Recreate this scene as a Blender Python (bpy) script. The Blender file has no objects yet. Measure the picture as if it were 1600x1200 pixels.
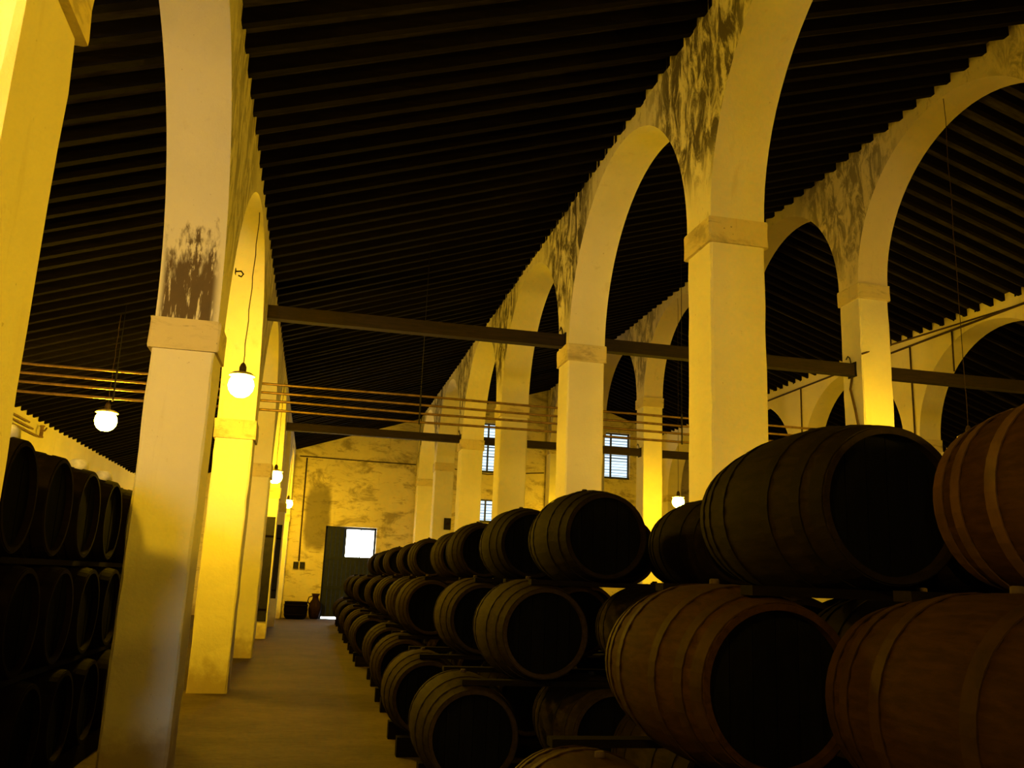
import bpy, math, random
from mathutils import Matrix, Vector
random.seed(7)
SC = bpy.context.scene
COL = SC.collection
PI = math.pi

# ---------------------------------------------------------------- camera
F, YAW, PITCH, ROLL, EYE = 1375.8, .2098, .2207, .0407, 1.75
fw = Vector((math.sin(YAW)*math.cos(PITCH), math.cos(YAW)*math.cos(PITCH), math.sin(PITCH)))
r0 = Vector((math.cos(YAW), -math.sin(YAW), 0)); u0 = r0.cross(fw)
rt = r0*math.cos(ROLL) + u0*math.sin(ROLL); up = -r0*math.sin(ROLL) + u0*math.cos(ROLL)
cd = bpy.data.cameras.new('camera'); cam = bpy.data.objects.new('camera', cd); COL.objects.link(cam)
cd.sensor_width = 36; cd.lens = F/1600*36; cd.clip_end = 200; cd.clip_start = .05
m = Matrix((rt, up, -fw)).transposed().to_4x4(); m.translation = Vector((0, 0, EYE)); cam.matrix_world = m
SC.camera = cam
# ---------------------------------------------------------------- world, exposure, lamp strengths
W = bpy.data.worlds.new('world'); SC.world = W; W.use_nodes = True
W.node_tree.nodes['Background'].inputs[0].default_value = (.55, .75, 1, 1)
W.node_tree.nodes['Background'].inputs[1].default_value = .02
SC.view_settings.view_transform = 'Standard'; SC.view_settings.look = 'None'
SC.view_settings.gamma = 1; SC.view_settings.use_curve_mapping = False
SC.view_settings.exposure = 0.0
SC.cycles.use_denoising = True
SC.cycles.max_bounces = 5; SC.cycles.diffuse_bounces = 4; SC.cycles.glossy_bounces = 2
LAMP = 600.0            # radiance of the glass globes in view
LAMP_COL = (1, .57, .012)
FILL_FRONT = .05         # unseen windows added in the wall behind the photographer
FILL_LEFT = 36.0         # unseen left aisle window, added to cool the upper left arches
DAY_END = 1.5           # louvred windows in the far wall
DAY_DOOR = 26.0         # open light over the far door
DAY_COL = (.80, .90, 1.0)

# ---------------------------------------------------------------- node helpers / materials
def new_mat(name):
    mt = bpy.data.materials.new(name); mt.use_nodes = True
    nt = mt.node_tree; b = nt.nodes['Principled BSDF']
    b.inputs['Specular IOR Level'].default_value = .25
    return mt, nt, b
def nd(nt, t, **kw):
    n = nt.nodes.new(t)
    for k, v in kw.items():
        if k.startswith('i_'): n.inputs[int(k[2:])].default_value = v
        else: setattr(n, k, v)
    return n
def lk(nt, a, b): nt.links.new(a, b)
def val(nt, op, a, b=None, clamp=False):
    n = nd(nt, 'ShaderNodeMath', operation=op); n.use_clamp = clamp
    for i, x in enumerate((a, b)):
        if x is None: continue
        if isinstance(x, (int, float)): n.inputs[i].default_value = x
        else: lk(nt, x, n.inputs[i])
    return n.outputs[0]
def ramp(nt, x, a, b):        # smooth 0..1 between a and b (a may exceed b)
    n = nd(nt, 'ShaderNodeMapRange', interpolation_type='SMOOTHSTEP'); lk(nt, x, n.inputs[0])
    n.inputs[1].default_value = a; n.inputs[2].default_value = b
    return n.outputs[0]
def noise(nt, vec, scale, detail=4, rough=.55, sc=None, dist=0.):
    if sc:
        mp = nd(nt, 'ShaderNodeMapping'); mp.inputs['Scale'].default_value = sc; lk(nt, vec, mp.inputs[0]); vec = mp.outputs[0]
    n = nd(nt, 'ShaderNodeTexNoise'); n.inputs['Scale'].default_value = scale; n.inputs['Detail'].default_value = detail
    n.inputs['Roughness'].default_value = rough; n.inputs['Distortion'].default_value = dist
    lk(nt, vec, n.inputs['Vector']); return n.outputs['Fac']
def mix(nt, f, a, b):
    n = nd(nt, 'ShaderNodeMix', data_type='RGBA')
    if isinstance(f, (int, float)): n.inputs[0].default_value = f
    else: lk(nt, f, n.inputs[0])
    for i, x in ((6, a), (7, b)):
        if isinstance(x, tuple): n.inputs[i].default_value = (*x, 1)
        else: lk(nt, x, n.inputs[i])
    return n.outputs[2]
def bump(nt, b, h, s, d=.02):
    n = nd(nt, 'ShaderNodeBump'); n.inputs['Strength'].default_value = s; n.inputs['Distance'].default_value = d
    lk(nt, h, n.inputs['Height']); lk(nt, n.outputs[0], b.inputs['Normal'])
def wpos(nt):
    g = nd(nt, 'ShaderNodeNewGeometry'); s = nd(nt, 'ShaderNodeSeparateXYZ'); lk(nt, g.outputs['Position'], s.inputs[0])
    n = nd(nt, 'ShaderNodeSeparateXYZ'); lk(nt, g.outputs['True Normal'], n.inputs[0])
    return g.outputs['Position'], s.outputs, n.outputs

def plaster(name, base=(.80, .75, .64), dirt=.35, mould=None, brown=None, blotch=0., smoke=None, foot=True):
    """whitewash; mould=(amount) grows on the damp spandrels over the pillars, brown=(y0,y1,z0,z1) a water stain"""
    mt, nt, b = new_mat(name); P, X, N = wpos(nt)
    b.inputs['Roughness'].default_value = .9
    c = mix(nt, ramp(nt, noise(nt, P, .8, 5), .35, .7), base, tuple(v*.90 for v in base))
    spots = ramp(nt, noise(nt, P, 5.0, 6, .65), .62, .76)
    c = mix(nt, val(nt, 'MULTIPLY', spots, dirt), c, (.36, .29, .17))
    runs = ramp(nt, noise(nt, P, 2.2, 5, .6, (2.5, 2.5, .25)), .60, .78)
    c = mix(nt, val(nt, 'MULTIPLY', runs, dirt*.8), c, (.42, .34, .22))
    pits = ramp(nt, noise(nt, P, 26, 3, .5), .71, .78)
    c = mix(nt, val(nt, 'MULTIPLY', pits, min(1, dirt*1.2)), c, (.20, .15, .09))
    if foot:
        ft = val(nt, 'ADD', X[2], val(nt, 'MULTIPLY', noise(nt, P, 4, 5), -.9))
        c = mix(nt, val(nt, 'MULTIPLY', ramp(nt, ft, .12, -.35), .75), c, (.33, .24, .15))
    if mould:
        d = val(nt, 'SUBTRACT', X[1], mould[1]); d = val(nt, 'ABSOLUTE', val(nt, 'SUBTRACT', val(nt, 'PINGPONG', val(nt, 'ADD', d, 56.03), 2.8013), 0))
        near = ramp(nt, d, 2.1, .8)                     # over the pillar axis
        side = ramp(nt, N[0], -.3*mould[3], -.9*mould[3])
        nz = noise(nt, P, 2.0, 7, .72, (1, 2.0, .8), .8)
        msk = val(nt, 'MULTIPLY', val(nt, 'MULTIPLY', ramp(nt, nz, .41, .57), near), side)
        msk = val(nt, 'MULTIPLY', msk, ramp(nt, X[2], mould[2], mould[2]+.9))
        c = mix(nt, val(nt, 'MULTIPLY', msk, mould[0]), c, (.10, .085, .06))
        nz2 = ramp(nt, noise(nt, P, 5.5, 6, .7, (1, 1.6, .7)), .56, .66)
        c = mix(nt, val(nt, 'MULTIPLY', val(nt, 'MULTIPLY', nz2, side), mould[0]*.5), c, (.20, .17, .12))
    if brown:
        y0, y1, z0, z1 = brown
        my = val(nt, 'MULTIPLY', ramp(nt, X[1], y0-.02, y0), ramp(nt, X[1], y1+.02, y1))
        drip = noise(nt, P, 9, 5, .6, (1, 1, .16)); rag = noise(nt, P, 5, 5, .6)
        e = val(nt, 'ADD', X[2], val(nt, 'MULTIPLY', val(nt, 'SUBTRACT', drip, .5), 1.5))
        mz = val(nt, 'MULTIPLY', ramp(nt, e, z1+.14, z1-.14), ramp(nt, X[2], z0-.1, z0))
        gp = ramp(nt, noise(nt, P, 18, 6, .65, (1, 1, .12)), .64, .54)
        mx = val(nt, 'MULTIPLY', ramp(nt, X[0], -1.62, -1.56), ramp(nt, X[0], -1.07, -1.16))
        k = val(nt, 'MULTIPLY', val(nt, 'MULTIPLY', my, mz), val(nt, 'MULTIPLY', gp, mx))
        c = mix(nt, val(nt, 'MULTIPLY', k, .93), c, mix(nt, rag, (.13, .07, .018), (.035, .02, .007)))
    if blotch:
        nz = noise(nt, P, .8, 7, .68, (1, 1, 1.9), .6)
        c = mix(nt, val(nt, 'MULTIPLY', ramp(nt, nz, .50, .66), blotch), c, (.13, .10, .07))
        nz = noise(nt, P, 2.6, 6, .7, (.8, 1, 2.6), .5)
        c = mix(nt, val(nt, 'MULTIPLY', ramp(nt, nz, .55, .66), blotch*.8), c, (.16, .12, .08))
    if smoke:
        cx, cz, sx, sz = smoke
        dx = val(nt, 'DIVIDE', val(nt, 'SUBTRACT', X[0], cx), sx); dz = val(nt, 'DIVIDE', val(nt, 'SUBTRACT', X[2], cz), sz)
        rr = val(nt, 'ADD', val(nt, 'ADD', val(nt, 'POWER', val(nt, 'ABSOLUTE', dx), 4), val(nt, 'POWER', val(nt, 'ABSOLUTE', dz), 4)), val(nt, 'MULTIPLY', noise(nt, P, 2.5, 5), .9))
        c = mix(nt, val(nt, 'MULTIPLY', ramp(nt, rr, 1.7, .7), .8), c, (.09, .075, .06))
    lk(nt, c, b.inputs['Base Color'])
    h = val(nt, 'ADD', noise(nt, P, 7, 6, .6), val(nt, 'MULTIPLY', noise(nt, P, 40, 3), .25)); bump(nt, b, h, .35, .03)
    return mt

def wood(name, c1, c2, rough=.7, axis=(6, 1, 6), scale=6., rnd=.5, b_s=.25, spec=.3):
    mt, nt, b = new_mat(name); b.inputs['Roughness'].default_value = rough
    b.inputs['Specular IOR Level'].default_value = spec
    tc = nd(nt, 'ShaderNodeTexCoord'); oi = nd(nt, 'ShaderNodeObjectInfo')
    add = nd(nt, 'ShaderNodeVectorMath', operation='ADD'); sc = nd(nt, 'ShaderNodeVectorMath', operation='SCALE')
    cb = nd(nt, 'ShaderNodeCombineXYZ')
    for i in range(3): lk(nt, oi.outputs['Random'], cb.inputs[i])
    lk(nt, cb.outputs[0], sc.inputs[0]); sc.inputs[3].default_value = 37.
    lk(nt, tc.outputs['Object'], add.inputs[0]); lk(nt, sc.outputs[0], add.inputs[1])
    n1 = noise(nt, add.outputs[0], scale, 6, .6, axis, .4)
    c = mix(nt, ramp(nt, n1, .3, .72), c1, c2)
    n2 = noise(nt, add.outputs[0], 2.2, 4, .6)
    c = mix(nt, val(nt, 'MULTIPLY', ramp(nt, n2, .5, .75), .6), c, tuple(v*.45 for v in c1))
    t = val(nt, 'ADD', val(nt, 'MULTIPLY', oi.outputs['Random'], rnd), 1-rnd/2)
    hs = nd(nt, 'ShaderNodeHueSaturation'); lk(nt, c, hs.inputs['Color']); lk(nt, t, hs.inputs['Value'])
    lk(nt, hs.outputs[0], b.inputs['Base Color']); bump(nt, b, n1, b_s, .01)
    return mt
def plain(name, c, rough=.6, metal=0., spec=.3):
    mt, nt, b = new_mat(name); b.inputs['Roughness'].default_value = rough; b.inputs['Metallic'].default_value = metal
    b.inputs['Specular IOR Level'].default_value = spec
    tc = nd(nt, 'ShaderNodeTexCoord'); n = noise(nt, tc.outputs['Object'], 9, 5, .6)
    lk(nt, mix(nt, ramp(nt, n, .35, .7), c, tuple(v*.6 for v in c)), b.inputs['Base Color']); bump(nt, b, n, .15, .01)
    return mt
def emit(name, c, s, streak=0.):
    mt = bpy.data.materials.new(name); mt.use_nodes = True; nt = mt.node_tree; nt.nodes.remove(nt.nodes['Principled BSDF'])
    e = nd(nt, 'ShaderNodeEmission'); e.inputs[0].default_value = (*c, 1); e.inputs[1].default_value = s
    lk(nt, e.outputs[0], nt.nodes['Material Output'].inputs[0]); return mt

Y1, S = 8.3962, 5.6026
def YK(k): return Y1 + S*(k-1)

M = {}
M['left_arcade'] = plaster('whitewash_left_arcade', dirt=.35, mould=(.6, YK(1)+.28, 4.3, -1), brown=(8.2, 8.9, 4.02, 4.72))
M['mid_arcade'] = plaster('whitewash_middle_arcade', dirt=.35, mould=(1., YK(1)+.31, 5.9, 1))
M['right_arcade'] = plaster('whitewash_right_arcade', base=(.76, .67, .50), dirt=.4, mould=(.75, YK(1)+.31, 7.4, 1))
M['outer_arcade'] = plaster('whitewash_outer_arcade', base=(.80, .72, .50), dirt=.35)
M['pillar'] = plaster('whitewash_pillar', dirt=.3)
M['capital'] = plaster('stained_capital', base=(.70, .60, .36), dirt=.85, blotch=.5, foot=False)
M['wall'] = plaster('whitewash_wall', dirt=.4)
M['end_wall'] = plaster('damp_far_wall', base=(.66, .58, .40), dirt=.7, blotch=.65, smoke=(.02, 4.0, .55, 1.4))
M['cask'] = wood('blackened_oak', (.0085, .0052, .0022), (.0040, .0025, .0012), .8, (5, 1, 5), 7, .5, .25, .03)
M['cask_warm'] = wood('brown_oak', (.022, .0095, .0026), (.012, .0052, .0016), .8, (5, 1, 5), 7, .3, .25, .03)
M['cask_brown'] = wood('dull_brown_oak', (.020, .0125, .0048), (.010, .006, .0025), .8, (5, 1, 5), 7, .5, .25, .03)  # browner oak for the lower tiers and far stacks
M['head'] = wood('black_painted_head', (.0022, .002, .0022), (.0012, .0012, .0013), .9, (8, 1, 1), 5, .3, .25, .02)
M['hoop'] = plain('rusty_hoop_iron', (.0065, .0042, .002), .75, 0, .03)
M['hoop_warm'] = plain('brown_hoop_iron', (.020, .009, .0028), .7, 0, .05)
M['hoop_brown'] = plain('brown_black_hoop_iron', (.014, .0088, .0036), .75, 0, .03)
M['hoop_pale'] = plain('pale_hoop_iron', (.050, .024, .008), .6, 0, .1)
M['bung'] = plain('cork_bung', (.03, .016, .007), .9)
M['bung_white'] = plain('white_cloth_bung', (.85, .82, .75), .9)
M['timber'] = wood('dark_timber', (.005, .003, .0015), (.0025, .0016, .001), .85, (1, 6, 6), 6, .4, .25, .03)
M['rafter'] = wood('dusty_rafter', (.0070, .0050, .0038), (.0030, .0022, .0018), .9, (.6, 6, 6), 5, .7, .25, .05)
M['boards'] = wood('roof_boards', (.095, .085, .110), (.040, .035, .045), .95, (1, 5, 1), 3, .2, .25, .02)
M['beam'] = wood('tie_beam_wood', (.022, .012, .006), (.010, .006, .003), .8, (.6, 6, 6), 5, .3)
M['pipe'] = plain('aged_brass_pipe', (.30, .19, .08), .45, .6)
M['iron'] = plain('black_iron', (.02, .018, .016), .6, .5)
M['grey'] = plain('dark_grey_door_paint', (.011, .016, .030), .7)
M['cable'] = plain('dark_cable', (.06, .035, .018), .7)
M['shade'] = plain('enamel_shade', (.5, .45, .35), .5)
M['frame'] = plain('window_frame_paint', (.06, .065, .07), .6)
M['globe'] = emit('lit_globe', LAMP_COL, LAMP*.95)
for _k in ((.8, 1.1, 1.5)): M['globe_%.1f' % _k] = emit('lit_globe_%.1f' % _k, LAMP_COL, LAMP*_k)
M['sky_end'] = emit('daylight_louvre', (.62, .80, .95), DAY_END)
M['fill_front'] = emit('added_glow_front', DAY_COL, FILL_FRONT)
M['fill_left'] = emit('added_glow_left', DAY_COL, FILL_LEFT)
M['sky_door'] = emit('daylight_door', (.86, .95, 1.0), DAY_DOOR)
def floor_mat():
    mt, nt, b = new_mat('trodden_earth'); P, X, N = wpos(nt); b.inputs['Roughness'].default_value = .85
    c = mix(nt, ramp(nt, noise(nt, P, 1.2, 6, .6), .3, .7), (.055, .035, .016), (.032, .020, .009))
    c = mix(nt, val(nt, 'MULTIPLY', ramp(nt, noise(nt, P, 9, 5, .6), .5, .75), .5), c, (.024, .015, .007))
    lk(nt, c, b.inputs['Base Color']); bump(nt, b, noise(nt, P, 6, 7, .65), .5, .04); return mt
M['floor'] = floor_mat()

# ---------------------------------------------------------------- mesh helpers
class MB:
    def __init__(s): s.v = []; s.f = []; s.sm = []
    def quad(s, *p, smooth=False):
        n = len(s.v); s.v += [tuple(q) for q in p]; s.f.append(tuple(range(n, n+len(p)))); s.sm.append(smooth)
    def box(s, x0, x1, y0, y1, z0, z1):
        n = len(s.v)
        s.v += [(x, y, z) for z in (z0, z1) for x, y in ((x0, y0), (x1, y0), (x1, y1), (x0, y1))]
        for f in ((3, 2, 1, 0), (4, 5, 6, 7), (0, 1, 5, 4), (1, 2, 6, 5), (2, 3, 7, 6), (3, 0, 4, 7)):
            s.f.append(tuple(n+i for i in f)); s.sm.append(False)
    def cbox(s, x0, x1, y0, y1, zs, ch=.015, jit=0., rnd=random):
        """upright box with chamfered arrises and rings at heights zs"""
        n = len(s.v); k = 8
        for z in zs:
            q = [(x0+ch, y0), (x1-ch, y0), (x1, y0+ch), (x1, y1-ch), (x1-ch, y1), (x0+ch, y1), (x0, y1-ch), (x0, y0+ch)]
            s.v += [(x+rnd.uniform(-jit, jit), y+rnd.uniform(-jit, jit), z) for x, y in q]
        for r in range(len(zs)-1):
            for i in range(k):
                s.f.append((n+r*k+i, n+r*k+(i+1) % k, n+(r+1)*k+(i+1) % k, n+(r+1)*k+i)); s.sm.append(False)
        s.f.append(tuple(n+i for i in reversed(range(k)))); s.sm.append(False)
        s.f.append(tuple(n+(len(zs)-1)*k+i for i in range(k))); s.sm.append(False)
    def tube(s, pts, r, n=8, cap=True):
        pts = [Vector(p) for p in pts]; b = len(s.v); prev = None
        for i, p in enumerate(pts):
            t = (pts[min(i+1, len(pts)-1)]-pts[max(i-1, 0)]).normalized()
            a = prev if prev else (Vector((0, 0, 1)) if abs(t.z) < .9 else Vector((1, 0, 0)))
            x = (a - t*a.dot(t)).normalized(); y = t.cross(x); prev = x
            for j in range(n):
                q = p + x*(r*math.cos(2*PI*j/n)) + y*(r*math.sin(2*PI*j/n)); s.v.append(tuple(q))
        for i in range(len(pts)-1):
            for j in range(n):
                s.f.append((b+i*n+j, b+i*n+(j+1) % n, b+(i+1)*n+(j+1) % n, b+(i+1)*n+j)); s.sm.append(True)
        if cap:
            s.f.append(tuple(b+j for j in reversed(range(n)))); s.sm.append(False)
            s.f.append(tuple(b+(len(pts)-1)*n+j for j in range(n))); s.sm.append(False)
    def lathe(s, prof, n=24, axis='z', c=(0, 0, 0), smooth=True, close=True):
        """prof: list of (radius, height)"""
        b = len(s.v)
        for r, h in prof:
            for j in range(n):
                a = 2*PI*j/n; p = (r*math.cos(a), r*math.sin(a), h)
                if axis == 'y': p = (p[0], h, p[1])
                if axis == 'x': p = (h, p[0], p[1])
                s.v.append((p[0]+c[0], p[1]+c[1], p[2]+c[2]))
        for i in range(len(prof)-1):
            for j in range(n):
                f = (b+i*n+j, b+i*n+(j+1) % n, b+(i+1)*n+(j+1) % n, b+(i+1)*n+j)
                s.f.append(f if axis != 'y' else f[::-1]); s.sm.append(smooth)
        if close:
            f0 = tuple(b+j for j in reversed(range(n))); f1 = tuple(b+(len(prof)-1)*n+j for j in range(n))
            for f in ((f0, f1) if axis != 'y' else (f0[::-1], f1[::-1])): s.f.append(f); s.sm.append(False)
    def mesh(s, name, mat):
        me = bpy.data.meshes.new(name); me.from_pydata(s.v, [], s.f); me.polygons.foreach_set('use_smooth', s.sm)
        me.materials.append(M[mat]); me.update(); return me
    def build(s, name, mat, parent=None, loc=None): return link(name, s.mesh(name, mat), parent, loc)
def link(name, me, parent=None, loc=None):
    o = bpy.data.objects.new(name, me); COL.objects.link(o)
    if parent: o.parent = parent
    if loc: o.location = loc
    return o
def tag(o, label=None, cat=None, group=None, kind=None):
    if label: o['label'] = label
    if cat: o['category'] = cat
    if group: o['group'] = group
    if kind: o['kind'] = kind
    return o
def empty(name, loc, label=None, cat=None, group=None, kind=None):
    o = bpy.data.objects.new(name, None); COL.objects.link(o); o.location = loc; o.empty_display_size = .2
    return tag(o, label, cat, group, kind)
def boxed(name, mat, b, parent=None):
    mb = MB(); mb.box(*b); return mb.build(name, mat, parent)
ORD = ['', 'first', 'second', 'third', 'fourth', 'fifth', 'sixth', 'seventh', 'eighth', 'ninth', 'tenth', 'eleventh', 'twelfth']

# ================================================================ the building
YF, YE = -9.5, 37.2                      # wall behind the photographer, far wall
XW, XE = -6.3, 20.5
ROOF = [(XW, 4.86), (-1.06, 6.66), (3.94, 8.33), (9.86, 10.16), (14.94, 8.47), (XE, 6.6)]
def roof_z(x):
    for (a, za), (b, zb) in zip(ROOF, ROOF[1:]):
        if x <= b: return za + (zb-za)*(x-a)/(b-a)
    return ROOF[-1][1]
RD = .16                                 # rafter depth; the boards lie on the rafters

mb = MB(); nx, ny = 27, 94
mb.quad((XW-.3, YF-.3, 0), (XE+.3, YF-.3, 0), (XE+.3, YE+.3, 0), (XW-.3, YE+.3, 0))
tag(mb.build('floor', 'floor'), 'trodden brown earth floor of the cellar aisle', None, None, 'structure')

# ---- roof: boards on rafters, bay by bay
bay_lab = ['over the left aisle', 'between the left and the tall middle arcade', 'between the middle and the right arcade', 'falling away beyond the right arcade', 'over the far right aisle']
for b, ((a, za), (c, zc)) in enumerate(zip(ROOF, ROOF[1:])):
    x0 = a - (.3 if b == 0 else 0); x1 = c + (.3 if b == 4 else 0)
    z0 = za + RD - (.3*(zc-za)/(c-a) if b == 0 else 0); z1 = zc + RD
    mb = MB(); n = len(mb.v)
    mb.v += [(x0, YF-.3, z0), (x1, YF-.3, z1), (x1, YE+.3, z1), (x0, YE+.3, z0), (x0, YF-.3, z0+.06), (x1, YF-.3, z1+.06), (x1, YE+.3, z1+.06), (x0, YE+.3, z0+.06)]
    for f in ((3, 2, 1, 0), (4, 5, 6, 7), (0, 1, 5, 4), (1, 2, 6, 5), (2, 3, 7, 6), (3, 0, 4, 7)): mb.f.append(f); mb.sm.append(False)
    ceil = mb.build('ceiling', 'boards'); tag(ceil, 'dark boarded roof slope on rafters ' + bay_lab[b], None, None, 'structure')
    w = .050; mb = MB(); d = RD+.02
    mb.v += [(a, -w, za), (c, -w, zc), (c, w, zc), (a, w, za), (a, -w, za+d), (c, -w, zc+d), (c, w, zc+d), (a, w, za+d)]
    for f in ((3, 2, 1, 0), (4, 5, 6, 7), (0, 1, 5, 4), (1, 2, 6, 5), (2, 3, 7, 6), (3, 0, 4, 7)): mb.f.append(f); mb.sm.append(False)
    me = mb.mesh('rafter', 'rafter'); y = .5
    while y < YE-.2:
        o = link('rafter', me, ceil, (0, y, random.uniform(-.018, .012))); o.rotation_euler.z = random.uniform(-.0025, .0025)
        o.scale.y = random.uniform(.85, 1.15); y += .418 + random.uniform(-.02, .02)

# ---- arcades: wall over round arches, standing on pillars
def arcade_wall(name, mat, x0, x1, depth, zs, label, k0=-2, k1=6, rise=.975):
    mb = MB(); t0 = roof_z(x0)+RD+.02; t1 = roof_z(x1)+RD+.02; NS = 36
    def band(ya, yb, za, zb, soffit):
        mb.quad((x0, yb, zb), (x0, ya, za), (x0, ya, t0), (x0, yb, t0))
        mb.quad((x1, ya, za), (x1, yb, zb), (x1, yb, t1), (x1, ya, t1))
        mb.quad((x0, ya, t0), (x1, ya, t1), (x1, yb, t1), (x0, yb, t0))
        if soffit is None: mb.quad((x0, ya, za), (x0, yb, zb), (x1, yb, zb), (x1, ya, za))
    for k in range(k0, k1+1):
        ya, yb = YK(k), YK(k)+depth
        band(ya, yb, zs, zs, None)
        if k == k1: continue
        yc = (yb+YK(k+1))/2; R = (YK(k+1)-yb)/2
        pts = [(yc-R*math.cos(PI*i/NS), zs+rise*R*math.sin(PI*i/NS)) for i in range(NS+1)]
        for (p, q), (p2, q2) in zip(pts, pts[1:]): band(p, p2, q, q2, 1)
        n = len(mb.v)
        for p, q in pts: mb.v += [(x0, p, q), (x1, p, q)]
        for i in range(NS): mb.f.append((n+2*i, n+2*i+2, n+2*i+3, n+2*i+1)); mb.sm.append(True)
    o = mb.build(name, mat); return tag(o, label, None, None, 'structure')
HC, EC = .295, .032
ZL, ZR, ZQ, ZS = 3.726, 5.462, 7.189, 5.45
arcade_wall('wall_left_arcade', 'left_arcade', -1.624, -1.0635, .5637, ZL+HC, 'low whitewashed arcade wall of round arches along the walkway')
arcade_wall('wall_middle_arcade', 'mid_arcade', 3.9437, 4.5858, .63, ZR+HC, 'tall mould-blackened arcade wall standing among the casks')
arcade_wall('wall_right_arcade', 'right_arcade', 9.5515, 10.1715, .6317, ZQ+HC, 'highest arcade wall carrying the ridge of the roof')
arcade_wall('wall_outer_arcade', 'outer_arcade', 14.94, 15.55, .63, ZS+HC, 'yellow outer arcade wall at the far right')

def pillar(x0, x1, y, d, zc, lab, grp, seed):
    rnd = random.Random(seed)
    e = empty('pillar', (0, 0, 0), lab, 'pillar', grp)
    mb = MB(); nz = max(6, int(zc/.22)); mb.cbox(x0, x1, y, y+d, [zc*i/nz for i in range(nz+1)], .022, .006, rnd)
    mb.build('shaft', 'pillar', e)
    mb = MB(); mb.cbox(x0-EC, x1+EC, y-EC, y+d+EC, [zc, zc+.025, zc+.15, zc+HC-.03, zc+HC], .02, .007, rnd)
    mb.build('capital', 'capital', e)
    return e
def ordl(n): return ORD[n]
for nm, x0, x1, d, zc, ks in (('left arcade beside the walkway', -1.624, -1.0635, .5637, ZL, range(-2, 7)), ('tall middle arcade among the casks', 3.9437, 4.5858, .63, ZR, range(-2, 7)),
                              ('right arcade under the ridge', 9.5515, 10.1715, .6317, ZQ, range(-2, 7)), ('outer arcade at the far right', 14.94, 15.55, .63, ZS, range(0, 7))):
    for k in ks:
        first = {'left': 0, 'tall': 1, 'righ': 2, 'oute': 2}[nm[:4]]
        if k >= first:
            lab = 'square whitewashed pillar, %s in view of the %s' % (ordl(k-first+1), nm)
            if nm[:4] == 'left' and k == 1: lab = 'square pillar with a brown water stain above its capital, left arcade'
            if nm[:4] == 'left' and k == 2: lab = 'bright yellow-lit pillar just behind the hanging globe lamp, left arcade'
        else: lab = 'whitewashed pillar of the %s, behind the photographer' % nm
        if k < first-1 and nm[:4] not in ('left', 'tall') : continue
        pillar(x0, x1, YK(k), d, zc, lab, 'pillars of the ' + nm, hash((nm[:4] == 'left', nm[:4] == 'tall', k)) % 9999)

# ---- outer walls
def holed_wall(name, mat, x0, x1, z1, y0, y1, holes, label):
    """wall in the XZ plane between y0 and y1 with rectangular openings (xa, xb, za, zb)"""
    mb = MB(); xs = sorted({x0, x1, *[h[0] for h in holes], *[h[1] for h in holes]}); zs = sorted({0, z1, *[h[2] for h in holes], *[h[3] for h in holes]})
    for xa, xb in zip(xs, xs[1:]):
        for za, zb in zip(zs, zs[1:]):
            cx, cz = (xa+xb)/2, (za+zb)/2
            if any(h[0] < cx < h[1] and h[2] < cz < h[3] for h in holes): continue
            mb.quad((xa, y0, za), (xb, y0, za), (xb, y0, zb), (xa, y0, zb)); mb.quad((xb, y1, za), (xa, y1, za), (xa, y1, zb), (xb, y1, zb))
    for xa, xb, za, zb in holes:
        mb.quad((xa, y0, za), (xa, y0, zb), (xa, y1, zb), (xa, y1, za)); mb.quad((xb, y0, zb), (xb, y0, za), (xb, y1, za), (xb, y1, zb))
        mb.quad((xa, y0, za), (xa, y1, za), (xb, y1, za), (xb, y0, za)); mb.quad((xa, y0, zb), (xb, y0, zb), (xb, y1, zb), (xa, y1, zb))
    return tag(mb.build(name, mat), label, None, None, 'structure')
WIN_END = [(6.15, 7.85, 6.28, 8.45), (11.75, 13.45, 6.38, 8.45), (6.35, 7.65, 4.15, 5.14)]
DOOR = (.40, 2.46, 0, 3.68)
WIN_ADDED = [(-.2, 2.6, 3.2, 6.4), (5.4, 8.4, 4.0, 7.6), (11.2, 13.8, 4.0, 7.4), (-6.1, -4.3, 2.4, 4.4)]  # unseen openings, added to throw cool light forward
holed_wall('wall_back', 'end_wall', XW-.3, XE+.3, 10.6, YE, YE+.5, WIN_END + [DOOR], 'far end wall of damp-stained yellow plaster with a dark door')
holed_wall('wall_front', 'wall', XW-.3, XE+.3, 10.6, YF-.5, YF, WIN_ADDED, 'plain whitewashed wall behind the photographer')
tag(boxed('wall_left', 'wall', (XW-.4, XW, YF, YE, 0, 4.86+RD+.02)), 'lamp-lit whitewashed outer wall behind the left casks', None, None, 'structure')
tag(boxed('wall_right', 'wall', (XE, XE+.4, YF, YE, 0, 6.6+RD)), 'outer wall beyond the far right arcade', None, None, 'structure')

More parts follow.
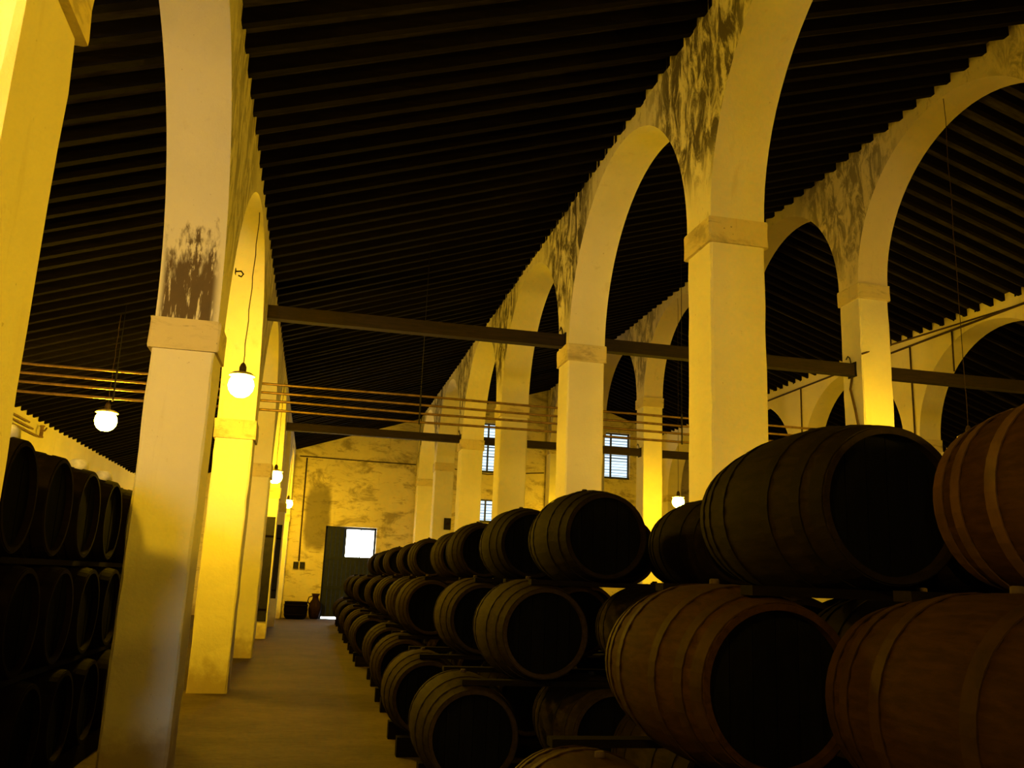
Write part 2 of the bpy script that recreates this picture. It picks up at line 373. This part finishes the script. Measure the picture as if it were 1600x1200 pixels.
# ---- windows and door
for i, (xa, xb, za, zb) in enumerate(WIN_END + WIN_ADDED):
    sky = 'sky_end' if i < 3 else 'fill_left' if i == 6 else 'fill_front'
    far = i < len(WIN_END); y = YE+.16 if far else YF-.2; sy = 1 if far else -1
    lab = ['upper louvred window glowing blue between the middle arcade pillars', 'tall louvred window glowing blue left of the lit lamp pillar', 'small dim window low under the louvred one'][i] if far else 'unseen added window behind the photographer, number %s from the left' % ORD[i-2]
    e = tag(empty('window_%d' % (i+1), ((xa+xb)/2, y, za)), lab, None, None, 'structure')
    cx = (xa+xb)/2; hw = (xb-xa)/2; h = zb-za; fr = .06
    def part(nm, mat, *b, e=e): mb = MB(); mb.box(*b); return mb.build(nm, mat, e)
    part('frame_side', 'frame', -hw, -hw+fr, -.04, .04, 0, h); part('frame_side', 'frame', hw-fr, hw, -.04, .04, 0, h)
    part('frame_sill', 'frame', -hw-.0, hw+.0, -.10 if far else -.04, .04, 0, fr+.04); part('frame_head', 'frame', -hw, hw, -.04, .04, h-fr, h)
    part('mullion', 'frame', -.035, .035, -.045, .045, 0, h)
    part('pane', sky, -hw+.01, -.02, .05*sy-.01, .05*sy+.01, .02, h-.02); part('pane', sky, .02, hw-.01, .05*sy-.01, .05*sy+.01, .02, h-.02)
    if far:
        n = int(h/.145); me = MB(); me.box(-hw+fr, hw-fr, -.03, -.024, -.03, .03); me = me.mesh('louvre', 'frame')
        for j in range(1, n+1):
            o = link('louvre', me, e, (0, .02, .06+j*(h-.12)/(n+1))); o.rotation_euler.x = random.choice((1.25, 1.4, 1.5, 1.35, .9))
xa, xb, za, zb = DOOR
e = tag(empty('door_1', ((xa+xb)/2, YE+.2, 0)), 'tall dark grey door in the far wall, daylight glaring over it', None, None, 'structure')
cx = (xa+xb)/2; hw = (xb-xa)/2
def part(nm, mat, *b): mb = MB(); mb.box(*b); return mb.build(nm, mat, e)
part('door_frame', 'grey', -hw, -hw+.08, -.06, .06, 0, zb); part('door_frame', 'grey', hw-.08, hw, -.06, .06, 0, zb); part('door_frame', 'grey', -hw, hw, -.06, .06, zb-.08, zb)
npl = 11; pw = (2*hw-.16)/npl
for j in range(npl):
    x0 = -hw+.08+j*pw; short = x0+pw/2 > 1.22-cx
    part('plank', 'grey', x0+.006, x0+pw-.006, -.03+random.uniform(-.006, .006), .03, .075 if x0+pw < 1.2-cx else .0, 2.46 if short else zb-.08)
part('door_rail', 'grey', -hw+.08, hw-.08, -.05, -.03, 1.15, 1.30); part('door_rail', 'grey', -hw+.08, hw-.08, -.05, -.03, 2.34, 2.48)
part('transom_bar', 'grey', 1.20-cx, 1.26-cx, -.05, .05, 2.46, zb-.08); part('transom_bar', 'grey', 1.82-cx, 1.86-cx, -.03, .05, 2.46, zb-.08)
part('transom_pane', 'sky_door', 1.24-cx, hw-.09, .04, .05, 2.48, zb-.1)
part('threshold_gap', 'sky_door', -hw+.1, 1.16-cx, .05, .06, .005, .07)

# ---- tie beams through the arcades
def beam(y, z0, z1, lab):
    e = empty('tie_beam', (0, y, (z0+z1)/2), lab, 'beam', 'tie beams across the aisles'); h = (z1-z0)/2
    for x0, x1 in ((-1.0635, 3.9437), (4.5858, 9.5515), (10.1715, 14.94)):
        mb = MB(); mb.box(x0, x1, -.09, .09, -h, h); mb.build('beam_length', 'beam', e)
    for x in (3.9437, 9.5515):
        mb = MB(); mb.box(x-.02, x, -.13, .13, -h-.03, h+.03); mb.tube([(x-.03, 0, h+.02), (x-.05, 0, h+.12), (x-.05, .06, h+.17), (x-.05, .12, h+.12)], .012, 6); mb.build('iron_bracket', 'iron', e)
beam(14.3, 5.75, 5.97, 'nearer dark tie beam crossing from the left arcade to the outer arcade')
beam(25.5, 5.68, 5.90, 'farther dark tie beam crossing low in front of the far wall')

# ================================================================ casks
LH, RB, RH = .64, .42, .345
def rad(t): return RB-(RB-RH)*t*t
NST = 26
def cask_meshes(suffix, body_mat, hoop_mat, planks):
    D = {}
    mb = MB(); K = 14; prof = [-1+2*i/K for i in range(K+1)]; n = NST*3
    for t in prof:
        for j in range(n):
            a = 2*PI*j/n; r = rad(t) - (.004 if j % 3 == 0 else 0)
            mb.v.append((r*math.cos(a), t*LH, r*math.sin(a)))
    for i in range(K):
        for j in range(n): mb.f.append((i*n+j, (i+1)*n+j, (i+1)*n+(j+1) % n, i*n+(j+1) % n)); mb.sm.append(True)
    b = len(mb.v)                                          # chime: inner rim at both ends
    for s in (-1, 1):
        q = len(mb.v)
        for rr, dy in ((RH, 0), (RH-.028, 0), (RH-.032, .05)):
            for j in range(n): a = 2*PI*j/n; mb.v.append((rr*math.cos(a), s*(LH-dy), rr*math.sin(a)))
        for i in range(2):
            for j in range(n):
                f = (q+i*n+j, q+i*n+(j+1) % n, q+(i+1)*n+(j+1) % n, q+(i+1)*n+j); mb.f.append(f if s > 0 else f[::-1]); mb.sm.append(False)
    D['body'] = mb.mesh('staved_body' + suffix, body_mat)
    hp = []
    for t in (-.93, -.72, -.36, .36, .72, .93):
        mb = MB(); h = .032 if abs(t) < .9 else .038; N = 40
        for dy, dr in ((-h, .001), (-h, .007), (h, .007), (h, .001)):
            for j in range(N): a = 2*PI*j/N; r = rad(min(1, abs(t+dy/LH)))+dr; mb.v.append((r*math.cos(a), t*LH+dy, r*math.sin(a)))
        for i in range(3):
            for j in range(N): mb.f.append((i*N+j, (i+1)*N+j, (i+1)*N+(j+1) % N, i*N+(j+1) % N)); mb.sm.append(False)
        hp.append(mb.mesh('hoop' + suffix, hoop_mat))
    D['hoops'] = hp
    R = RH-.03; hd = []
    if planks:
        NB = 6
        for j in range(NB):
            xa = -R+2*R*j/NB+.002; xb = -R+2*R*(j+1)/NB-.002; mb = MB(); top = []; dz = random.uniform(0, .004)
            xs = [xa+(xb-xa)*i/4 for i in range(5)]
            loop = [(x, -math.sqrt(max(0, R*R-x*x))) for x in xs] + [(x, math.sqrt(max(0, R*R-x*x))) for x in reversed(xs)]
            y = -LH+.045-dz; N = len(loop)
            mb.v = [(x, y, z) for x, z in loop]+[(x, y+.025, z) for x, z in loop]
            mb.f = [tuple(range(N))] + [(i, i+N, (i+1) % N+N, (i+1) % N) for i in range(N)]; mb.sm = [False]*(N+1)
            hd.append(mb.mesh('head_board', 'head'))
    D['boards'] = hd
    mb = MB()
    for s in ((-1, 1) if not planks else (1,)):
        q = len(mb.v); N = 32
        mb.v += [(R*math.cos(2*PI*j/N), s*(LH-.045), R*math.sin(2*PI*j/N)) for j in range(N)]
        f = tuple(q+j for j in range(N)); mb.f.append(f if s < 0 else f[::-1]); mb.sm.append(False)
    D['heads'] = mb.mesh('cask_head' + suffix, 'head')
    return D
def bung_mesh(mat):
    mb = MB(); mb.lathe([(.020, 0), (.026, .008), (.024, .032), (.016, .036)], 12, c=(0, 0, RB-.012)); return mb.mesh('bung', mat)
BUNG = bung_mesh('bung')
mbw = MB(); mbw.lathe([(.04, -.03), (.085, .0), (.08, .05), (.04, .075)], 12, c=(0, -.5, rad(.78))); BUNGW = mbw.mesh('white_bung', 'bung_white')
CASK = cask_meshes('', 'cask', 'hoop', True); CASKW = cask_meshes('_warm', 'cask_warm', 'hoop_warm', True); CASKB = cask_meshes('_brown', 'cask_brown', 'hoop_brown', True); CASKP = cask_meshes('_pale', 'cask_warm', 'hoop_pale', True)
def cask(x, y, z, lab, grp, rot=0., D=CASK, white=False, roll=None):
    e = empty('wine_cask', (x, y, z), lab, 'cask', grp); e.rotation_euler = (0, 0, rot)
    link('staved_body', D['body'], e)
    for h in D['hoops']: link('hoop', h, e)
    hd = link('cask_head', D['heads'], e)
    for b in D['boards']: link('head_board', b, hd)
    o = link('white_bung' if white else 'bung', BUNGW if white else BUNG, e)
    return e
ROWS = [  # centre Y, then the X of the casks of the top, middle and bottom tier
    (2.60, (2.86,), (2.34, 3.40), (1.80, 2.88)),
    (4.10, (2.49, 4.05), (1.94, 3.10, 4.47), (1.35, 2.50, 3.65, 4.75)),
    (7.70, (2.35, 3.56, 4.72), (1.85, 3.03, 4.15), (1.32, 2.45, 3.60, 4.72)),
    (9.95, (2.29, 3.33, 4.40), (1.79, 2.83, 3.90), (1.25, 2.30, 3.35, 4.42)),
    (12.9, (2.32, 3.40, 4.46), (1.62, 2.80, 3.92), (1.31, 2.40, 3.45, 4.5)),
    (15.7, (2.45, 3.42), (1.70, 2.85, 3.95), (1.36, 2.40, 3.42, 4.46)),
    (18.9, (2.36, 3.40), (1.70, 2.80), (1.26, 2.30, 3.35)),
    (21.8, (2.39, 3.40), (1.68, 2.80), (1.26, 2.30, 3.35)),
    (25.0, (2.31, 3.30), (1.55, 2.75), (1.24, 2.25, 3.28)),
    (29.0, (2.33, 3.40), (1.55, 2.75), (1.23, 2.25, 3.28)),
    (32.6, (2.33,), (1.55, 2.75), (1.23, 2.25, 3.28)),
    (5.90, (3.60, 4.70), (3.10, 4.15, 5.20), (2.60, 3.65, 4.70))]     # half hidden behind the nearest two stacks
TZ = (2.15, 1.36, .57); TN = ('top', 'middle', 'bottom')
for r, (y, *tiers) in enumerate(ROWS):
    rn = 'nearest stack' if r == 0 else 'farthest stack' if r == len(ROWS)-2 else 'half-hidden stack' if r == len(ROWS)-1 else '%s stack from the camera' % ORD[r+1]
    for t, xs in enumerate(tiers):
        for i, x in enumerate(xs):
            warm = r == 0 or (r == 1 and t and i == 0)
            col = 'brown' if warm else 'dull brown' if (t and r > 1 or r > 4) else 'black'
            pos = 'at the walkway end' if i == 0 else '%s from the walkway' % ORD[i+1]
            cask(x, y+random.uniform(-.03, .03), TZ[t], '%s oak cask, %s tier of the %s, %s' % (col, TN[t], rn, pos), 'oak casks stacked right of the walkway', random.uniform(-.012, .012), CASKP if r == 0 and t == 0 else CASKW if warm else CASKB if (t and r > 1 or r > 4) else CASK)
        x0, x1 = xs[0]-.28, xs[-1]+.4
        z0 = (TZ[t]-rad(.78)) - (.21 if t == 2 else .07)
        for s in (-1, 1):
            nm = 'skid' if t == 2 else 'stacking_plank'
            mb = MB()
            if t == 2: mb.box(x0, x1, y+s*.5-.07, y+s*.5+.07, 0, TZ[2]-rad(.67))
            else:
                lo = tiers[t+1]; mb.box(lo[0]-.1, lo[-1]+.2, y+s*.5-.055, y+s*.5+.055, TZ[t+1]+rad(.78), TZ[t]-rad(.78))
            tag(mb.build(nm, 'timber'), (('nearer', 'farther')[s > 0] + (' timber skid under the bottom casks of the %s' if t == 2 else ' plank bearing the %s tier casks of the %%s' % TN[t])) % rn, 'timber', 'bearers under casks right of the walkway, %s %s' % (TN[t], rn))
# casks of the left aisle: lying across, heads towards the walkway
XC = -1.83-LH
LY = [5.2, 6.1, 7.0, 7.9, 8.8, 9.75, 10.7]
for t in range(3):
    ys = LY if t == 0 else [v+(.45 if t == 1 else 0) for v in LY]
    for i, y in enumerate(ys):
        cask(XC, y, TZ[t], 'dark oak cask in the left aisle, %s tier, %s from the camera' % (TN[t], ORD[i+1]), 'oak casks stacked in the left aisle', PI/2+random.uniform(-.015, .015), white=(t == 0 and i in (1, 3, 4)))
    for s in (-1, 1):
        mb = MB(); x = XC+s*.5
        if t == 2: mb.box(x-.07, x+.07, LY[0]-.5, LY[-1]+.5, 0, TZ[2]-rad(.78))
        else: mb.box(x-.055, x+.055, ys[0]-.35, ys[-1]+(.4 if t == 0 else -.05), TZ[t+1]+rad(.78), TZ[t]-rad(.78))
        tag(mb.build('skid' if t == 2 else 'stacking_plank', 'timber'), ('wall-side', 'walkway-side')[s > 0] + (' timber skid under the bottom casks' if t == 2 else ' plank bearing the %s tier casks' % TN[t]) + ' in the left aisle', 'timber', 'bearers under casks in the left aisle, ' + TN[t])

# ================================================================ lamps
def lamp(x, y, z, top, lab, back=False, r=.165):
    a, h0 = (1.5, .48) if back else (1.0, .74)
    e = empty('globe_lamp', (x, y, z), lab, 'lamp', 'yellow globe lamps')
    mb = MB(); n = 8; mb.lathe([(r*math.sin(PI*i/n), -r*math.cos(PI*i/n)) for i in range(1, n)], 16); mb.build('glass_globe', 'globe_%.1f' % back if back else 'globe', e)
    mb = MB(); mb.lathe([(r*a, r*h0), (r*(a+.02), r*(h0+.05)), (r*.7, r*1.0), (.03, r*1.1), (.03, r*1.05), (r*.7, r*.94)], 20, close=False); mb.build('enamel_shade', 'shade', e)
    mb = MB(); mb.lathe([(.035, r*1.05), (.045, r*1.1), (.045, r*1.1+.06), (.03, r*1.1+.1), (.012, r*1.1+.12)], 14); mb.build('lamp_cap', 'cable', e)
    h = top-z; mb = MB(); N = 14
    mb.tube([(.006*math.sin(i*2.1), .006*math.cos(i*1.7), .25+(h-.25)*i/N) for i in range(N+1)], .006, 6); mb.build('cord', 'cable', e)
    return e
def soff(y, zs, d, rise=.975):     # arch soffit height at y for springing zs
    k = math.floor((y-Y1)/S)+1; yb = YK(k)+d; yc = (yb+YK(k+1))/2; R = (YK(k+1)-yb)/2
    return zs+rise*math.sqrt(max(.01, R*R-(y-yc)**2))
lamp(-1.10, 11.6, 4.08, soff(11.6, ZL+HC, .56), 'glaring globe lamp on a cord, nearest arch of the left arcade')
lamp(-1.10, 22.75, 4.07, soff(22.75, ZL+HC, .56), 'glaring globe lamp, second along the left arcade', r=.175)
lamp(-1.09, 33.9, 4.24, soff(33.9, ZL+HC, .56), 'small distant globe lamp, last along the left arcade near the far wall', r=.175)
lamp(-3.5, 15.3, 4.05, roof_z(-3.5)+.17, 'glaring globe lamp over the casks of the left aisle', r=.175)
lamp(9.62, 22.7, 4.06, soff(22.7, ZQ+HC, .63), 'globe lamp glowing over the casks before the right arcade', r=.165)
lamp(9.62, 11.5, 4.06, soff(11.5, ZQ+HC, .63), 'globe lamp hidden behind the nearest casks, right arcade')
lamp(9.62, 33.9, 4.06, soff(33.9, ZQ+HC, .63), 'farthest globe lamp of the right arcade')
lamp(-1.34, .3, 4.08, soff(.3, ZL+HC, .56), 'globe lamp of the left arcade above the photographer', .8)
lamp(-3.5, 4.0, 4.05, roof_z(-3.5)+.17, 'globe lamp over the left aisle beside the photographer', .8)
lamp(4.9, 1.2, 3.05, roof_z(4.9)+.17, 'added unseen low globe lamp, right of the photographer', 1.1)  # unseen lamp added to light the middle pillar fronts over the casks
lamp(9.86, .3, 4.08, soff(.3, ZQ+HC, .63), 'globe lamp of the right arcade beside the photographer', 1.5)
lamp(4.26, -6.0, 4.08, soff(-6., ZR+HC, .63), 'added unseen globe lamp well behind the photographer', .8)  # unseen lamp added to brighten the farther middle pillars

# ================================================================ pipes, wires, small things
PYZ = 14.72
for i, z in enumerate((4.77, 4.62, 4.48, 4.33)):
    mb = MB(); mb.tube([(XW+.02, PYZ, z+(.03 if i else .05))]+[(x, PYZ+random.uniform(-.006, .006), z+.008*math.sin(x*1.3+i)) for x in (-4.5, -2.5, -.5, 1.5, 3.5, 5.5, 7.5)]+[(9.5, PYZ, z)], .021, 8)
    tag(mb.build('wine_pipe', 'pipe'), '%s of four thin brass pipes strung across the aisles' % ['topmost', 'second', 'third', 'lowest'][i], 'pipe', 'parallel brass pipes across the aisles')
for i, x in enumerate((-3.3, 1.55, 6.3)):
    mb = MB(); mb.box(x-.012, x+.012, PYZ-.035, PYZ-.023, 4.28, 4.84); mb.tube([(x, PYZ-.02, 4.84), (x, PYZ-.02, roof_z(x)+.1)], .006, 6)
    tag(mb.build('pipe_hanger', 'iron'), 'thin iron hanger holding the brass pipes ' + ('in the left aisle', 'over the walkway bay', 'right of the middle arcade')[i], 'hanger', 'hangers of the brass pipes')
for i, (z, y1) in enumerate(((4.70, 20.6), (4.60, 20.9), (4.50, 21.3))):
    mb = MB(); mb.tube([(XW+.06, -4, z), (XW+.06, y1, z)], .022, 8); tag(mb.build('wall_conduit', 'pipe'), '%s conduit running under the roof along the left wall' % ('upper', 'middle', 'lower')[i], 'pipe', 'conduits on the left wall')
e = empty('pipe_valve', (XW+.1, 21.4, 4.62), 'small pipe valve fitting at the end of the left wall conduits', 'valve')
mb = MB(); mb.lathe([(.05, -.14), (.06, -.12), (.04, -.1), (.04, .1), (.06, .12), (.05, .14)], 12); mb.build('valve_body', 'pipe', e)
mb = MB(); mb.tube([(0, -.1, 0), (.06, 0, .02), (.06, .12, .1)], .02, 8); mb.build('valve_arm', 'pipe', e)
def wire(name, lab, pts, r, mat='cable', cat='cable', grp=None):
    mb = MB(); mb.tube(pts, r, 6); return tag(mb.build(name, mat), lab, cat, grp)
wire('wall_cable', 'thin cable strung across the far wall above the dark door', [(-.9, YE-.03, 6.46), (1.5, YE-.03, 6.43), (3.9, YE-.03, 6.42)], .022)
wire('wall_cable', 'thin cable on the far wall right of the middle arcade', [(4.8, YE-.03, 6.42), (7., YE-.03, 6.2), (9.5, YE-.03, 6.43)], .02)
wire('wall_cable', 'dark cable running along the top of the outer arcade', [(14.91, 11., 8.22), (14.91, 22., 8.25), (14.91, 30., 8.2)], .03)
for i, (y, z0, z1) in enumerate(((19.75, 5.8, 8.24), (18.15, 7.2, 8.24), (25.2, 6.7, 8.24))):
    wire('drop_cable', 'thin cable dropping down the outer arcade, %s of three' % ('over its pillar', 'nearest the camera', 'farthest')[i], [(14.915, y, z1), (14.915, y+.01, z0)], .022, grp='drop cables on the outer arcade')
wire('pillar_cable', 'curved black cable hanging down the first pillar of the right arcade', [(9.53, 14.3, 5.72), (9.50, 14.32, 5.5), (9.50, 14.2, 5.1), (9.51, 14.12, 4.7), (9.53, 14.25, 4.35), (9.53, 14.5, 4.2)], .025)
wire('stay_wire', 'taut dark wire from the right arcade beam end to the ridge', [(9.54, 13.97, 6.1), (14.9, 15.4, 8.2)], .018)
e = empty('wall_hook', (-1.0635, 9.27, 4.83), 'small black iron hook on the left arcade wall', 'hook')
e.scale = (.62, .62, .62)
mb = MB(); mb.box(0, .012, -.05, .05, -.05, .05); mb.build('hook_plate', 'iron', e)
mb = MB(); mb.tube([(0, 0, 0), (.10, -.02, .01), (.14, -.02, -.04), (.11, -.02, -.09), (.06, -.02, -.07)], .015, 6); mb.build('hook_arm', 'iron', e)
for k, z0, z1, lab in ((4, .45, 3.22, 'taller black board fixed to the fourth left pillar'), (5, .9, 3.3, 'black board fixed to the fifth left pillar')):
    e = empty('notice_board', (-1.22, YK(k), z0), lab, 'board'); h = z1-z0
    mb = MB(); mb.cbox(-.12, .12, -.035, -.002, [0, h*.5, h], .006); mb.build('board_panel', 'iron', e)
    mb = MB(); mb.box(-.12, .12, -.05, -.035, h*.80, h*.82); mb.box(-.12, .12, -.05, -.035, h*.10, h*.12); mb.build('board_batten', 'timber', e)
for x, lab in ((-.665, 'left'), (-.415, 'right')):
    e = empty('switch_box', (x, YE, 2.06), '%s of two small dark switch boxes on the far wall' % lab, 'switch box', 'switch boxes on the far wall')
    mb = MB(); mb.cbox(-.10, .10, -.09, 0, [-.13, .13], .015); mb.build('box_body', 'iron', e)
    mb = MB(); mb.box(-.03, .03, -.11, -.09, -.04, .04); mb.build('switch_lever', 'grey', e)
wire('switch_conduit', 'vertical conduit above the two switch boxes on the far wall', [(-.56, YE-.03, 2.22), (-.58, YE-.03, 3.4), (-.6, YE-.03, 6.4)], .03)
e = empty('pillar_box', (4.86-.02, YK(5), 3.62), 'small dark junction box low on a distant middle arcade pillar', 'junction box')
e.location.x = 4.45
mb = MB(); mb.cbox(-.12, .12, -.12, 0, [-.2, .2], .02); mb.build('box_body', 'iron', e)
mb = MB(); mb.lathe([(.05, -.16), (.05, -.12)], 12, axis='y'); mb.build('box_dial', 'hoop_warm', e)
# vessels at the foot of the far wall
e = empty('round_tub', (-.50, 36.45, 0), 'dark round tub on the floor left of the far door', 'tub')
mb = MB(); mb.lathe([(.34, 0), (.42, .08), (.46, .35), (.44, .62), (.46, .66), (.43, .66), (.40, .6), (.38, .1)], 24); mb.build('tub_body', 'timber', e)
for z, r in ((.15, .435), (.5, .455)):
    mb = MB(); mb.lathe([(r, z), (r+.012, z), (r+.012, z+.04), (r, z+.04)], 24); mb.build('hoop', 'hoop', e)
e = empty('clay_jar', (.22, 36.85, 0), 'tall brown jar standing between the tub and the far door', 'jar')
mb = MB(); mb.lathe([(.14, 0), (.20, .08), (.25, .35), (.22, .6), (.12, .76), (.11, .86), (.17, .98), (.15, .98), (.09, .86), (.1, .76)], 22); mb.build('jar_body', 'hoop_warm', e)
mb = MB(); mb.tube([(-.21, 0, .55), (-.29, 0, .68), (-.25, 0, .83), (-.12, 0, .88)], .022, 6); mb.build('handle', 'hoop_warm', e)
